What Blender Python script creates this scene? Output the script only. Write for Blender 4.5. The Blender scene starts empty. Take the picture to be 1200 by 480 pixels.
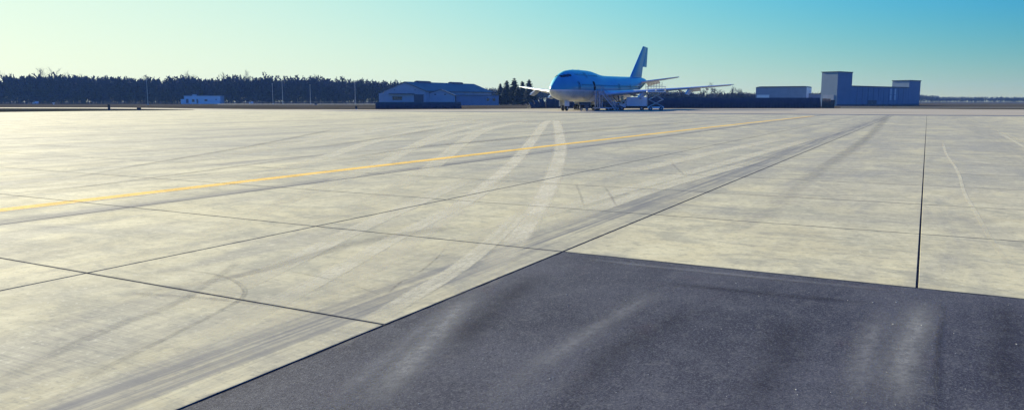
import bpy, bmesh, math, random
from math import sin, cos, pi, radians, atan, tan, hypot, exp
from mathutils import Vector, Matrix
R = random.Random(11)
SC = bpy.context.scene
COL = SC.collection

# ------------------------------------------------------------------ camera
F, YH, H = 890.0, 119.0, 2.08            # focal length (px at 1200 wide), horizon row, eye height
T = atan((240 - YH) / F)
cam_d = bpy.data.cameras.new('camera'); cam = bpy.data.objects.new('camera', cam_d); COL.objects.link(cam)
cam_d.sensor_width = 36; cam_d.lens = F / 1200 * 36; cam_d.clip_start = .1; cam_d.clip_end = 20000
cam.location = (0, 0, H); cam.rotation_euler = (pi / 2 - T, 0, 0)
SC.camera = cam

# ------------------------------------------------------------------ exposure, world, sun
EXPO = 1.35
SC.view_settings.view_transform = 'Standard'; SC.view_settings.look = 'None'
SC.view_settings.exposure = EXPO; SC.view_settings.gamma = 1; SC.view_settings.use_curve_mapping = False
SC.cycles.use_denoising = True
SC.cycles.max_bounces = 6; SC.cycles.transparent_max_bounces = 24; SC.cycles.volume_bounces = 0
SUN_AZ, SUN_EL = radians(-45), radians(21)
to_sun = Vector((sin(SUN_AZ) * cos(SUN_EL), cos(SUN_AZ) * cos(SUN_EL), sin(SUN_EL)))
sd = bpy.data.lights.new('sun', 'SUN'); sd.energy = 4.6; sd.angle = radians(.5); sd.color = (1, .92, .68)
sun = bpy.data.objects.new('sun', sd); COL.objects.link(sun); sun.rotation_euler = to_sun.to_track_quat('Z', 'Y').to_euler()

W = bpy.data.worlds.new('World'); SC.world = W; W.use_nodes = True
nt = W.node_tree; nt.nodes.clear()
def nd(nt, typ, **kw):
    n = nt.nodes.new(typ)
    for k, v in kw.items():
        if k.startswith('i_'):
            key = k[2:]; key = int(key) if key.isdigit() else key
            n.inputs[key].default_value = v
        else: setattr(n, k, v)
    return n
def mth(nt, op, a, b=None, c=None, clamp=False):
    n = nt.nodes.new('ShaderNodeMath'); n.operation = op; n.use_clamp = clamp
    for i, x in enumerate((a, b, c)):
        if x is None: continue
        if isinstance(x, (int, float)): n.inputs[i].default_value = x
        else: nt.links.new(x, n.inputs[i])
    return n.outputs[0]
def world():
    L = nt.links.new
    sky = nd(nt, 'ShaderNodeTexSky', sky_type='NISHITA', sun_disc=False, sun_elevation=SUN_EL, sun_rotation=SUN_AZ, dust_density=1.0, ozone_density=2.0, air_density=1.2)
    tc = nd(nt, 'ShaderNodeTexCoord'); sep = nd(nt, 'ShaderNodeSeparateXYZ'); L(tc.outputs['Generated'], sep.inputs[0])
    # sun glow falls off with the angle from the sun's bearing, blue deepens with height
    hd = nd(nt, 'ShaderNodeVectorMath', operation='DOT_PRODUCT'); L(tc.outputs['Generated'], hd.inputs[0])
    hd.inputs[1].default_value = (sin(SUN_AZ), cos(SUN_AZ), 0)
    om = mth(nt, 'MINIMUM', mth(nt, 'SUBTRACT', 1, hd.outputs['Value']), .95)
    w = mth(nt, 'MULTIPLY', mth(nt, 'POWER', om, 1.6), 1.42)
    zc = mth(nt, 'MAXIMUM', sep.outputs['Z'], 0)
    e = mth(nt, 'EXPONENT', mth(nt, 'DIVIDE', zc, -.2))
    e = mth(nt, 'POWER', mth(nt, 'MULTIPLY', mth(nt, 'SUBTRACT', 1, e), 2.07), 1.35)
    eb = mth(nt, 'MINIMUM', e, 1.5); chans = []
    for h0, hw, s0, sw in ((-.19, -.56, -.24, -2.7), (-.06, -.58, -.07, -.38), (-.32, -.58, .04, .42)):
        hor = mth(nt, 'MULTIPLY_ADD', w, hw, h0)
        slo = mth(nt, 'MULTIPLY_ADD', w, sw, s0)
        chans.append(mth(nt, 'EXPONENT', mth(nt, 'MULTIPLY_ADD', slo, eb if h0 == -.32 else e, hor)))
    cmb = nd(nt, 'ShaderNodeCombineXYZ')
    for i in range(3): L(chans[i], cmb.inputs[i])
    scl = nd(nt, 'ShaderNodeVectorMath', operation='SCALE'); L(cmb.outputs[0], scl.inputs[0]); scl.inputs['Scale'].default_value = 10 / 2 ** EXPO
    mx = nd(nt, 'ShaderNodeMix', data_type='RGBA'); mx.inputs[0].default_value = .97
    L(sky.outputs[0], mx.inputs[6]); L(scl.outputs[0], mx.inputs[7])
    bg = nd(nt, 'ShaderNodeBackground', i_Strength=.1); L(mx.outputs[2], bg.inputs[0])
    out = nd(nt, 'ShaderNodeOutputWorld'); L(bg.outputs[0], out.inputs[0])
world()

# ------------------------------------------------------------------ pixel helpers (directions only; distances come from the ground)
def ray(px, py):
    x = (px - 600) / F; y = -(py - 240) / F
    return Vector((x, cos(T) + y * sin(T), -sin(T) + y * cos(T)))
def gnd(px, py, z=0):
    d = ray(px, py); k = (z - H) / d.z
    return Vector((d.x * k, d.y * k, z))
def at(px, D, z=0):
    zc = D * cos(T) - (z - H) * sin(T)
    return Vector(((px - 600) / F * zc, D, z))
def hz(py, D): return H + D * tan(atan((240 - py) / F) - T)
AZ = radians(28.47)                              # bearing of the slab joints
UD = Vector((sin(AZ), cos(AZ), 0)); VD = Vector((cos(AZ), -sin(AZ), 0))
def uv(u, v, z=0): p = UD * u + VD * v; p.z = z; return p

# ------------------------------------------------------------------ object helpers
def obj(name, bm, mat, parent=None, smooth=False, loc=None, rz=0, bevel=0):
    if isinstance(bm, bpy.types.Mesh): me = bm
    else:
        bmesh.ops.recalc_face_normals(bm, faces=bm.faces[:])
        me = bpy.data.meshes.new(name); bm.to_mesh(me); bm.free()
    if smooth:
        for p in me.polygons: p.use_smooth = True
    if mat and not me.materials: me.materials.append(mat)
    o = bpy.data.objects.new(name, me); COL.objects.link(o)
    if parent: o.parent = parent
    if loc is not None: o.location = loc
    o.rotation_euler.z = rz
    return o
def thing(name, label, cat, loc=(0, 0, 0), rz=0, group=None):
    o = bpy.data.objects.new(name, None); COL.objects.link(o); o.location = loc; o.rotation_euler.z = rz
    o.empty_display_size = .1
    return tag(o, label, cat, group)
def tag(o, label=None, cat=None, group=None, kind=None):
    if label: o['label'] = label
    if cat: o['category'] = cat
    if group: o['group'] = group
    if kind: o['kind'] = kind
    return o
def box(bm, a, b, m=None):
    x0, y0, z0 = a; x1, y1, z1 = b
    vs = [bm.verts.new(Vector(p) if m is None else m @ Vector(p)) for p in
          ((x0, y0, z0), (x1, y0, z0), (x1, y1, z0), (x0, y1, z0), (x0, y0, z1), (x1, y0, z1), (x1, y1, z1), (x0, y1, z1))]
    for f in ((3, 2, 1, 0), (4, 5, 6, 7), (0, 1, 5, 4), (1, 2, 6, 5), (2, 3, 7, 6), (3, 0, 4, 7)): bm.faces.new([vs[i] for i in f])
    return vs
def bx(*ab, bev=0):
    bm = bmesh.new()
    for i in range(0, len(ab), 2): box(bm, ab[i], ab[i + 1])
    if bev: bmesh.ops.bevel(bm, geom=bm.edges[:], offset=bev, segments=2, affect='EDGES', profile=.6)
    return bm
def tube(bm, p, q, r0, r1=None, n=8, cap=True):
    p, q = Vector(p), Vector(q); r1 = r0 if r1 is None else r1
    d = (q - p).normalized(); a = d.orthogonal().normalized(); b = d.cross(a)
    A = [bm.verts.new(p + (a * cos(2 * pi * i / n) + b * sin(2 * pi * i / n)) * r0) for i in range(n)]
    B = [bm.verts.new(q + (a * cos(2 * pi * i / n) + b * sin(2 * pi * i / n)) * r1) for i in range(n)]
    for i in range(n): bm.faces.new((A[i], A[(i + 1) % n], B[(i + 1) % n], B[i]))
    if cap: bm.faces.new(A[::-1]); bm.faces.new(B)
def tb(segs, r, n=8):
    bm = bmesh.new()
    for s in segs: tube(bm, s[0], s[1], s[2] if len(s) > 2 else r, s[3] if len(s) > 3 else None, n)
    return bm
def prism(bm, poly, d0, d1, ax='y'):            # polygon in xz extruded along y (or in yz along x)
    f = (lambda p, d: (p[0], d, p[1])) if ax == 'y' else (lambda p, d: (d, p[0], p[1]))
    A = [bm.verts.new(f(p, d0)) for p in poly]; B = [bm.verts.new(f(p, d1)) for p in poly]
    n = len(poly)
    for i in range(n): bm.faces.new((A[i], A[(i + 1) % n], B[(i + 1) % n], B[i]))
    bm.faces.new(A[::-1]); bm.faces.new(B)
def pr(poly, d0, d1, ax='y'):
    bm = bmesh.new(); prism(bm, poly, d0, d1, ax); return bm
def sheet(name, pts, mat, z=0, kind='structure', parent=None):
    bm = bmesh.new(); bm.faces.new([bm.verts.new((p[0], p[1], z)) for p in pts])
    bmesh.ops.triangulate(bm, faces=bm.faces[:])
    for f in bm.faces:
        if f.normal.z < 0: f.normal_flip()
    me = bpy.data.meshes.new(name); bm.to_mesh(me); bm.free()
    o = obj(name, me, mat, parent)
    if not parent: o['kind'] = kind
    return o
def wheel_mesh(name, r, w, n=20):               # tyre with rounded shoulders, axis along y
    bm = bmesh.new(); prof = [(r * .55, -w / 2), (r * .9, -w / 2), (r, -w * .3), (r, w * .3), (r * .9, w / 2), (r * .55, w / 2)]
    rings = [[bm.verts.new((cos(2 * pi * i / n) * a, b, sin(2 * pi * i / n) * a)) for i in range(n)] for a, b in prof]
    for A, B in zip(rings, rings[1:] + rings[:1]):
        for i in range(n): bm.faces.new((A[i], A[(i + 1) % n], B[(i + 1) % n], B[i]))
    bmesh.ops.recalc_face_normals(bm, faces=bm.faces[:])
    me = bpy.data.meshes.new(name); bm.to_mesh(me); bm.free(); return me
def rim_mesh(name, r, w, n=16):
    bm = bmesh.new(); tube(bm, (0, -w * .42, 0), (0, w * .42, 0), r * .56, n=n); tube(bm, (0, -w * .5, 0), (0, w * .5, 0), r * .22, n=n)
    me = bpy.data.meshes.new(name); bm.to_mesh(me); bm.free(); return me

# ------------------------------------------------------------------ materials
def mat(name, col, rough=.6, metal=0, var=.12, scale=3, bump=0, bscale=60, spec=.5, var2=None):
    m = bpy.data.materials.new(name); m.use_nodes = True; t = m.node_tree; b = t.nodes['Principled BSDF']
    b.inputs['Roughness'].default_value = rough; b.inputs['Metallic'].default_value = metal
    b.inputs['Specular IOR Level'].default_value = spec
    tc = nd(t, 'ShaderNodeTexCoord')
    nz = nd(t, 'ShaderNodeTexNoise', i_Scale=scale, i_Detail=6.0, i_Roughness=.6); t.links.new(tc.outputs['Object'], nz.inputs['Vector'])
    rp = nd(t, 'ShaderNodeValToRGB'); rp.color_ramp.elements[0].position = .3; rp.color_ramp.elements[1].position = .7
    c2 = var2 or col
    rp.color_ramp.elements[0].color = tuple(c * (1 - var) for c in col) + (1,); rp.color_ramp.elements[1].color = tuple(min(1, c * (1 + var)) for c in c2) + (1,)
    t.links.new(nz.outputs[0], rp.inputs[0]); t.links.new(rp.outputs[0], b.inputs['Base Color'])
    if bump:
        n2 = nd(t, 'ShaderNodeTexNoise', i_Scale=bscale, i_Detail=4.0); t.links.new(tc.outputs['Object'], n2.inputs['Vector'])
        bp = nd(t, 'ShaderNodeBump', i_Strength=bump, i_Distance=.02); t.links.new(n2.outputs[0], bp.inputs['Height']); t.links.new(bp.outputs[0], b.inputs['Normal'])
    return m
def vmath(t, op, a, b=None, s=None):
    n = nd(t, 'ShaderNodeVectorMath', operation=op); t.links.new(a, n.inputs[0])
    if b is not None:
        if isinstance(b, (tuple, Vector)): n.inputs[1].default_value = b
        else: t.links.new(b, n.inputs[1])
    if s is not None: n.inputs['Scale'].default_value = s
    return n
def ground_coords(t):
    """world position turned into the slab grid: x along the joints, y across them (metres)"""
    g = nd(t, 'ShaderNodeNewGeometry')
    u = vmath(t, 'DOT_PRODUCT', g.outputs['Position'], UD).outputs['Value']; v = vmath(t, 'DOT_PRODUCT', g.outputs['Position'], VD).outputs['Value']
    return u, v
def noise(t, u, v, su, sv, detail=4, rough=.55, off=0, dist=0):
    c = nd(t, 'ShaderNodeCombineXYZ'); t.links.new(mth(t, 'MULTIPLY', u, su), c.inputs[0]); t.links.new(mth(t, 'MULTIPLY', v, sv), c.inputs[1]); c.inputs[2].default_value = off
    n = nd(t, 'ShaderNodeTexNoise', i_Scale=1.0, i_Detail=float(detail), i_Roughness=rough, i_Distortion=float(dist)); t.links.new(c.outputs[0], n.inputs['Vector'])
    return n.outputs[0]
def ss(t, x, a, b, lo=0, hi=1):
    n = nd(t, 'ShaderNodeMapRange', interpolation_type='SMOOTHSTEP'); t.links.new(x, n.inputs[0])
    for i, k in enumerate((a, b, lo, hi)): n.inputs[i + 1].default_value = k
    return n.outputs[0]
def mixc(t, f, a, b):
    n = nd(t, 'ShaderNodeMix', data_type='RGBA')
    for s, x in ((0, f), (6, a), (7, b)):
        if isinstance(x, (tuple, float, int)): n.inputs[s].default_value = (x + (1,)) if isinstance(x, tuple) else x
        else: t.links.new(x, n.inputs[s])
    return n.outputs[2]
VJ = [-13.78, -8.93, -4.36, .03]
VJ = [-13.78 - 4.5 * k for k in range(48, 0, -1)] + VJ + [.03 + 4.5 * k for k in range(1, 24)]
UJ = [5.53 + 4.0 * k for k in range(-8, 32)]

def concrete_mat(name='apron_concrete', base=(.475, .408, .24), tint=(.56, .49, .30)):
    m = bpy.data.materials.new(name); m.use_nodes = True; t = m.node_tree; b = t.nodes['Principled BSDF']; L = t.links.new
    u, v = ground_coords(t)
    big = noise(t, u, v, .09, .16, 5, .6, 3)
    mid = noise(t, u, v, .55, .8, 6, .62, 7, .6)
    smear = noise(t, u, v, .16, .7, 6, .65, 11, .8)               # rubber and dust dragged along the traffic direction
    blot = noise(t, u, v, .9, .5, 7, .68, 41, 1.2); pit = noise(t, u, v, 5, 4, 5, .7, 43)
    smear2 = noise(t, u, v, .35, .12, 5, .6, 19, .8)
    brush = noise(t, u, v, 38, 1.6, 3, .6, 23)                   # broom finish across each slab
    fine = noise(t, u, v, 26, 26, 4, .7, 29)
    oi = nd(t, 'ShaderNodeObjectInfo')
    col = mixc(t, ss(t, mid, .3, .7), base, tint)
    col = mixc(t, mth(t, 'MULTIPLY', oi.outputs['Random'], .22), col, (.26, .245, .175))
    col = mixc(t, ss(t, big, .42, .68, 0, .5), col, (.22, .21, .175))
    col = mixc(t, ss(t, smear, .46, .68, 0, .55), col, (.165, .16, .16))
    soil = mth(t, 'MULTIPLY', mth(t, 'MULTIPLY', ss(t, u, 9, 26), ss(t, v, -80, -20)), ss(t, v, 16, 3)); soil = mth(t, 'MULTIPLY', soil, ss(t, noise(t, u, v, .13, .4, 6, .66, 71, .7), .3, .6, .18, .72))
    col = mixc(t, soil, col, (.20, .195, .19))
    col = mixc(t, ss(t, smear2, .52, .72, 0, .55), col, (.145, .145, .15))
    col = mixc(t, ss(t, blot, .49, .62, 0, .5), col, (.20, .195, .16))
    col = mixc(t, ss(t, blot, .46, .34, 0, .35), col, (.52, .475, .31))
    col = mixc(t, ss(t, pit, .50, .64, 0, .42), col, (.18, .175, .145)); col = mixc(t, ss(t, pit, .46, .34, 0, .3), col, (.55, .50, .34))
    spk = noise(t, u, v, 14, 11, 4, .7, 47); col = mixc(t, ss(t, spk, .54, .66, 0, .45), col, (.15, .15, .13)); col = mixc(t, ss(t, spk, .42, .34, 0, .4), col, (.60, .56, .42))
    col = mixc(t, ss(t, brush, .35, .7, 0, .3), col, (.50, .46, .30))
    col = mixc(t, ss(t, fine, .55, .8, 0, .2), col, (.17, .16, .14))
    # rubber bands that follow the long joints
    for v0, wd, st in ((-4.95, .5, .9), (-5.9, .6, .25), (-14.1, .3, .85), (-13.85, .14, .9), (-17.6, .3, .5), (-20.8, .4, .6), (-24.5, .6, .45), (-29, .8, .45), (-9.6, .7, .25), (-7.4, .35, .2), (-37, 1.2, .4), (-46, 1.5, .4), (-60, 2, .4), (-2.2, .8, .12), (3.4, .7, .2)):
        d = mth(t, 'DIVIDE', mth(t, 'SUBTRACT', v, v0), wd); gss = mth(t, 'EXPONENT', mth(t, 'MULTIPLY', mth(t, 'MULTIPLY', d, d), -1))
        br = noise(t, u, v, .12, 7.0, 5, .65, v0)
        f = mth(t, 'MULTIPLY', mth(t, 'MULTIPLY', gss, ss(t, br, .3, .66)), st)
        col = mixc(t, f, col, (.115, .115, .125))
    # grime held along the joints
    wobn = noise(t, u, v, 3, 3, 4, .7, 51)
    du = mth(t, 'ABSOLUTE', mth(t, 'SUBTRACT', mth(t, 'MODULO', mth(t, 'ADD', u, 402.0 - 5.53), 4.0), 2.0))       # 2 in mid-slab, 0 at the joint
    jt = [(mth(t, 'ABSOLUTE', mth(t, 'SUBTRACT', v, q)), .05) for q in (-13.78, -8.93, -4.36)] + [(mth(t, 'ABSOLUTE', mth(t, 'SUBTRACT', v, .03)), .015)] + [(du, .05)]
    for d, wd in jt:
        f = mth(t, 'MULTIPLY', ss(t, mth(t, 'MULTIPLY_ADD', wobn, -.05, mth(t, 'ADD', d, .025)), wd, .0), .75)
        col = mixc(t, f, col, (.045, .046, .06))
    L(col, b.inputs['Base Color'])
    L(ss(t, mid, .2, .8, .95, .82), b.inputs['Roughness'])
    b.inputs['Specular IOR Level'].default_value = .08
    hgt = mth(t, 'ADD', mth(t, 'MULTIPLY', brush, .6), mth(t, 'ADD', mth(t, 'MULTIPLY', fine, .5), mth(t, 'MULTIPLY', mid, .6)))
    bp = nd(t, 'ShaderNodeBump', i_Strength=.35, i_Distance=.006); L(hgt, bp.inputs['Height']); L(bp.outputs[0], b.inputs['Normal'])
    return m
def asphalt_mat():
    m = bpy.data.materials.new('asphalt'); m.use_nodes = True; t = m.node_tree; b = t.nodes['Principled BSDF']; L = t.links.new
    u, v = ground_coords(t)
    big = noise(t, u, v, .35, .6, 5, .6, 2, .5); mid = noise(t, u, v, 1.6, 2.2, 6, .65, 5)
    fine = noise(t, u, v, 55, 55, 3, .7, 9); grit = noise(t, u, v, 150, 150, 2, .6, 13)
    pat = noise(t, u, v, 5, 6, 8, .78, 61)
    crs = noise(t, u, v, 22, 22, 4, .7, 67)
    red = noise(t, u, v, 1.1, 1.3, 4, .6, 31)
    col = mixc(t, ss(t, big, .35, .7), (.026, .027, .042), (.060, .060, .076))
    col = mixc(t, ss(t, mid, .45, .75, 0, .55), col, (.072, .073, .086))
    col = mixc(t, ss(t, pat, .5, .66, 0, .5), col, (.10, .098, .10)); col = mixc(t, ss(t, pat, .46, .34, 0, .5), col, (.016, .017, .028))
    col = mixc(t, ss(t, crs, .53, .66, 0, .6), col, (.115, .115, .12)); col = mixc(t, ss(t, crs, .45, .35, 0, .6), col, (.014, .015, .022))
    col = mixc(t, ss(t, red, .58, .72, 0, .35), col, (.055, .036, .05))
    col = mixc(t, ss(t, fine, .5, .68, 0, .7), col, (.13, .13, .14))
    col = mixc(t, ss(t, fine, .46, .3, 0, .6), col, (.018, .018, .024))
    col = mixc(t, ss(t, grit, .62, .74, 0, .85), col, (.30, .29, .26))
    L(col, b.inputs['Base Color']); b.inputs['Roughness'].default_value = .85; b.inputs['Specular IOR Level'].default_value = .08
    bp = nd(t, 'ShaderNodeBump', i_Strength=.7, i_Distance=.006)
    L(mth(t, 'ADD', fine, mth(t, 'MULTIPLY', grit, .6)), bp.inputs['Height']); L(bp.outputs[0], b.inputs['Normal'])
    return m
def decal_mat(name, col, strength, lo=.35, hi=.65, su=.8, sv=3.0, rough=.6, edge=(0, .35), rag=1.0, joints=True):
    """worn mark on the pavement: strip coordinates x = 0..1 across, y = metres along; 'fade' ends it softly"""
    m = bpy.data.materials.new(name); m.use_nodes = True; t = m.node_tree; b = t.nodes['Principled BSDF']; L = t.links.new
    um = nd(t, 'ShaderNodeUVMap'); sp = nd(t, 'ShaderNodeSeparateXYZ'); L(um.outputs[0], sp.inputs[0])
    at_ = nd(t, 'ShaderNodeAttribute', attribute_name='fade')
    dx = mth(t, 'ABSOLUTE', mth(t, 'MULTIPLY_ADD', sp.outputs[0], 2, -1))
    u, v = ground_coords(t)
    wob = noise(t, u, v, 1.3, 1.3, 4, .6, 3); wob2 = noise(t, u, v, 9, 9, 3, .6, 5)
    ed = mth(t, 'ADD', mth(t, 'SUBTRACT', 1, dx), mth(t, 'MULTIPLY_ADD', wob2, .3, -.15))
    ed = mth(t, 'MULTIPLY', ss(t, ed, edge[0], edge[1]), ss(t, dx, 1.0, .82))
    n = noise(t, sp.outputs[1], sp.outputs[0], su, sv, 6, .65, 17)
    a = mth(t, 'MULTIPLY', mth(t, 'MULTIPLY', ed, ss(t, n, lo, hi)), mth(t, 'MULTIPLY', at_.outputs['Fac'], strength))
    a = mth(t, 'MULTIPLY', a, ss(t, wob, .3, .62, 1 - .75 * rag, 1))
    a = mth(t, 'MULTIPLY', a, ss(t, noise(t, u, v, 11, 11, 8, .82, 8), .40, .58, 1 - .8 * rag, 1))
    for q in (-13.78, -8.93, -4.36, .03) if joints else ():                       # nothing bridges an open joint
        a = mth(t, 'MULTIPLY', a, ss(t, mth(t, 'ABSOLUTE', mth(t, 'SUBTRACT', v, q)), .02, .05))
    du = mth(t, 'ABSOLUTE', mth(t, 'SUBTRACT', mth(t, 'MODULO', mth(t, 'ADD', u, 402.0 - 5.53), 4.0), 2.0))
    if joints: a = mth(t, 'MULTIPLY', a, ss(t, du, .012, .035))
    b.inputs['Base Color'].default_value = col + (1,); b.inputs['Roughness'].default_value = .9; b.inputs['Specular IOR Level'].default_value = .08
    L(mth(t, 'MINIMUM', a, 1), b.inputs['Alpha']); return m

M = dict(
    concrete=concrete_mat(), asphalt=asphalt_mat(),
    sealant=mat('joint_sealant', (.018, .019, .028), .95, var=.3, scale=8, spec=.03),
    far_apron=mat('far_apron_concrete', (.30, .26, .20), .85, var=.14, scale=.06, spec=.1),
    drain=mat('drain_strip', (.10, .105, .125), .9, spec=.1, var=.35, scale=.1),
    grass=mat('dormant_grass', (.052, .044, .034), 1, var=.35, scale=.03, var2=(.06, .053, .042), bump=.6, bscale=.8, spec=0),
    turf=mat('dark_turf', (.028, .03, .026), 1, var=.3, scale=.15, bump=.8, bscale=2, spec=0),
    road=mat('perimeter_road', (.13, .13, .12), .9, var=.1, scale=.1, spec=.1),
    bark=mat('bare_bark', (.034, .045, .085), .9, var=.3, scale=.2, spec=.1),
    needles=mat('spruce_needles', (.016, .03, .036), .9, spec=.1, var=.4, scale=.6),
    navy=mat('blast_fence_steel', (.060, .042, .05), .75, var=.25, scale=.35),
    steel=mat('galvanised_steel', (.42, .43, .44), .5, .6, var=.15, scale=2),
    darksteel=mat('dark_steel', (.06, .065, .075), .55, .3, var=.2, scale=3),
    rubber=mat('tyre_rubber', (.018, .018, .02), .8, var=.2, scale=5),
    whitep=mat('white_paint', (.74, .75, .75), .4, var=.06, scale=1.2),
    greyp=mat('grey_paint', (.42, .44, .46), .45, var=.1, scale=1),
    wallw=mat('pale_siding', (.40, .42, .45), .7, var=.10, scale=.25),
    walld=mat('blue_grey_siding', (.17, .225, .30), .6, var=.08, scale=.2),
    wallg=mat('grey_siding', (.24, .27, .34), .65, var=.1, scale=.3),
    roof=mat('metal_roof', (.10, .112, .14), .75, var=.15, scale=.2),
    trim=mat('dark_trim', (.07, .08, .10), .6, var=.15, scale=.5),
    glass=mat('dark_glass', (.02, .025, .03), .12, var=.2, scale=1, spec=.8),
    dark=mat('dark_interior', (.012, .013, .016), .9, var=.2, scale=1),  # shade inside the doorway put into near black; cart vent shares it
    yellow=None)

# ------------------------------------------------------------------ setting: field, apron slabs, asphalt
def ground():
    n = 40; S = 9000
    bm = bmesh.new()
    ring = [(1, 0)]
    bm.faces.new([bm.verts.new((cos(2 * pi * i / 64) * S, sin(2 * pi * i / 64) * S, -.12)) for i in range(64)])
    tag(obj('grass_field', bm, M['grass']), kind='structure')
ground()
APRON = tag(obj('concrete_apron', (lambda bm: (bm.faces.new([bm.verts.new(uv(a, b, -.007)) for a, b in ((-40, -232), (129.6, -232), (129.6, 102), (-40, 102))]), bm)[1])(bmesh.new()), M['sealant']), kind='structure')
def slab_bm(lu, lv, bm=None, o=(0, 0), z=0):
    """one cast slab, arrises rounded, joint recessed to the bed"""
    bm = bm or bmesh.new(); a, b = lu / 2 - .013, lv / 2 - .013; c = .004
    def P(x, y, zz): return bm.verts.new(uv(x + o[0], y + o[1], zz + z))
    top = [P(s * (a - c), q * (b - c), 0) for s, q in ((-1, -1), (1, -1), (1, 1), (-1, 1))]
    md = [P(s * a, q * b, -.003) for s, q in ((-1, -1), (1, -1), (1, 1), (-1, 1))]
    lo = [P(s * a, q * b, -.0068) for s, q in ((-1, -1), (1, -1), (1, 1), (-1, 1))]
    bm.faces.new(top[::-1])
    for A, B in ((top, md), (md, lo)):
        for i in range(4): bm.faces.new((A[i], A[(i + 1) % 4], B[(i + 1) % 4], B[i]))
    return bm
def slabs():
    cells = []
    for i in range(len(UJ) - 1):
        for j in range(len(VJ) - 1):
            if VJ[j] > -4.4 and UJ[i] < 9.5: continue              # asphalt lies here
            cu, cv = (UJ[i] + UJ[i + 1]) / 2, (VJ[j] + VJ[j + 1]) / 2; p = uv(cu, cv)
            if p.y < 1.5 or abs(p.x) > p.y * .74 + 9: continue
            cells.append((p.length, cu, cv, UJ[i + 1] - UJ[i], VJ[j + 1] - VJ[j]))
    cells.sort(); cache = {}; far = bmesh.new()
    for k, (d, cu, cv, lu, lv) in enumerate(cells):
        if k < 290:
            key = round(lv, 2)
            if key not in cache:
                me = bpy.data.meshes.new('concrete_slab'); bm = slab_bm(lu, lv); bmesh.ops.recalc_face_normals(bm, faces=bm.faces[:]); bm.to_mesh(me); bm.free(); cache[key] = me
            o = obj('concrete_slab', cache[key], M['concrete'], APRON); o.location = uv(cu, cv, 0)
        else: slab_bm(lu, lv, far, (cu, cv))
    tag(obj('far_concrete_slabs', far, M['concrete'], APRON), kind='stuff')
slabs()
tag(sheet('asphalt_pavement', [uv(-40, -4.345)] + [uv(.5 + .11 * k, -4.341 + R.uniform(-.006, .012)) for k in range(82)] + [uv(9.515, -4.345)] + [uv(9.512 + R.uniform(-.014, .006), -4.3 + .13 * k) for k in range(90)] + [uv(9.515, 60), uv(-40, 60)], M['asphalt'], .0), kind='structure')
# strip of darker pavement, then the paler far apron the aircraft stands on
sheet('drain_strip', [uv(129.6, -120), uv(137.5, -120), uv(137.5, 160), uv(129.6, 160)], M['drain'], -.004)
edge = [(205, 126.9), (300, 128.05), (450, 128.45), (545, 128.0), (650, 127.2), (985, 127.2), (1200, 128.4), (1330, 129.2)]
far_pts = [gnd(*e) for e in edge]
sheet('far_apron', [uv(137.5, -120), *far_pts, uv(137.5, 160)], M['far_apron'], -.0045)
sheet('taxiway', [uv(129.6, -232), uv(129.6, -120), uv(137.5, -120), gnd(205, 126.9), gnd(140, 126.2), gnd(-160, 125.9)], M['far_apron'], -.004)
isl = [gnd(*p) for p in ((-200, 127.3), (0, 127.25), (110, 127.5), (180, 128.2), (229, 129.0), (180, 129.5), (100, 130.2), (0, 131.4), (-200, 134.2))]
def island():
    bm = bmesh.new(); c = sum(isl, Vector()) / len(isl)
    lo = [bm.verts.new((p.x, p.y, .006)) for p in isl]; hi = [bm.verts.new((p.x + (c.x - p.x) * .02, p.y + (c.y - p.y) * .05, .10)) for p in isl]
    n = len(isl); bm.faces.new(hi)
    for i in range(n): bm.faces.new((lo[i], lo[(i + 1) % n], hi[(i + 1) % n], hi[i]))
    tag(obj('turf_island', bm, M['turf']), kind='structure')
island()
sheet('perimeter_road', [at(255, 560), at(470, 560), at(470, 690), at(255, 690)], M['road'], -.05)
sheet('access_road', [at(985, 268), at(1420, 262), at(1420, 282), at(985, 296)], M['road'], -.05)

# ------------------------------------------------------------------ marks on the pavement (parts of the apron)
def spline(pts, n=10):
    P = [pts[0] * 2 - pts[1]] + pts + [pts[-1] * 2 - pts[-2]]; out = []
    for i in range(1, len(P) - 2):
        for k in range(n):
            s = k / n; a, b, c, d = P[i - 1:i + 3]
            out.append(.5 * (2 * b + (c - a) * s + (2 * a - 5 * b + 4 * c - d) * s * s + (3 * b - a - 3 * c + d) * s ** 3))
    return out + [pts[-1]]
ZD = [.0015]
def strip(name, pts, w, m, parent=None, fade=.18, n=10, w1=None, fade1=None):
    line = spline(pts, n) if len(pts) > 2 else [pts[0].lerp(pts[1], k / 40) for k in range(41)]
    parent = parent or APRON
    ZD[0] += .0001; bm = bmesh.new(); uvl = bm.loops.layers.uv.new('UVMap'); rows = []; s = 0; tot = sum((b - a).length for a, b in zip(line, line[1:]))
    fl = bm.verts.layers.float.new('fade')
    for i, p in enumerate(line):
        if i: s += (p - line[i - 1]).length
        d = (line[min(i + 1, len(line) - 1)] - line[max(i - 1, 0)]).normalized(); nrm = Vector((-d.y, d.x, 0)); q = s / tot
        ww = w + ((w1 if w1 is not None else w) - w) * q
        fd = min(1, q / fade, (1 - q) / (fade1 or fade)) if fade else 1
        A, B = bm.verts.new((p.x + nrm.x * ww / 2, p.y + nrm.y * ww / 2, ZD[0])), bm.verts.new((p.x - nrm.x * ww / 2, p.y - nrm.y * ww / 2, ZD[0]))
        A[fl] = B[fl] = fd; rows.append((A, B, s))
    for (a, b, s0), (c, d, s1) in zip(rows, rows[1:]):
        f = bm.faces.new((b, d, c, a))
        for lp, (x, y) in zip(f.loops, ((0, s0), (0, s1), (1, s1), (1, s0))): lp[uvl].uv = (x, y)
        f.normal_update()
        if f.normal.z < 0: f.normal_flip()
    me = bpy.data.meshes.new(name); bm.to_mesh(me); bm.free()
    return obj(name, me, m, parent)
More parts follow.
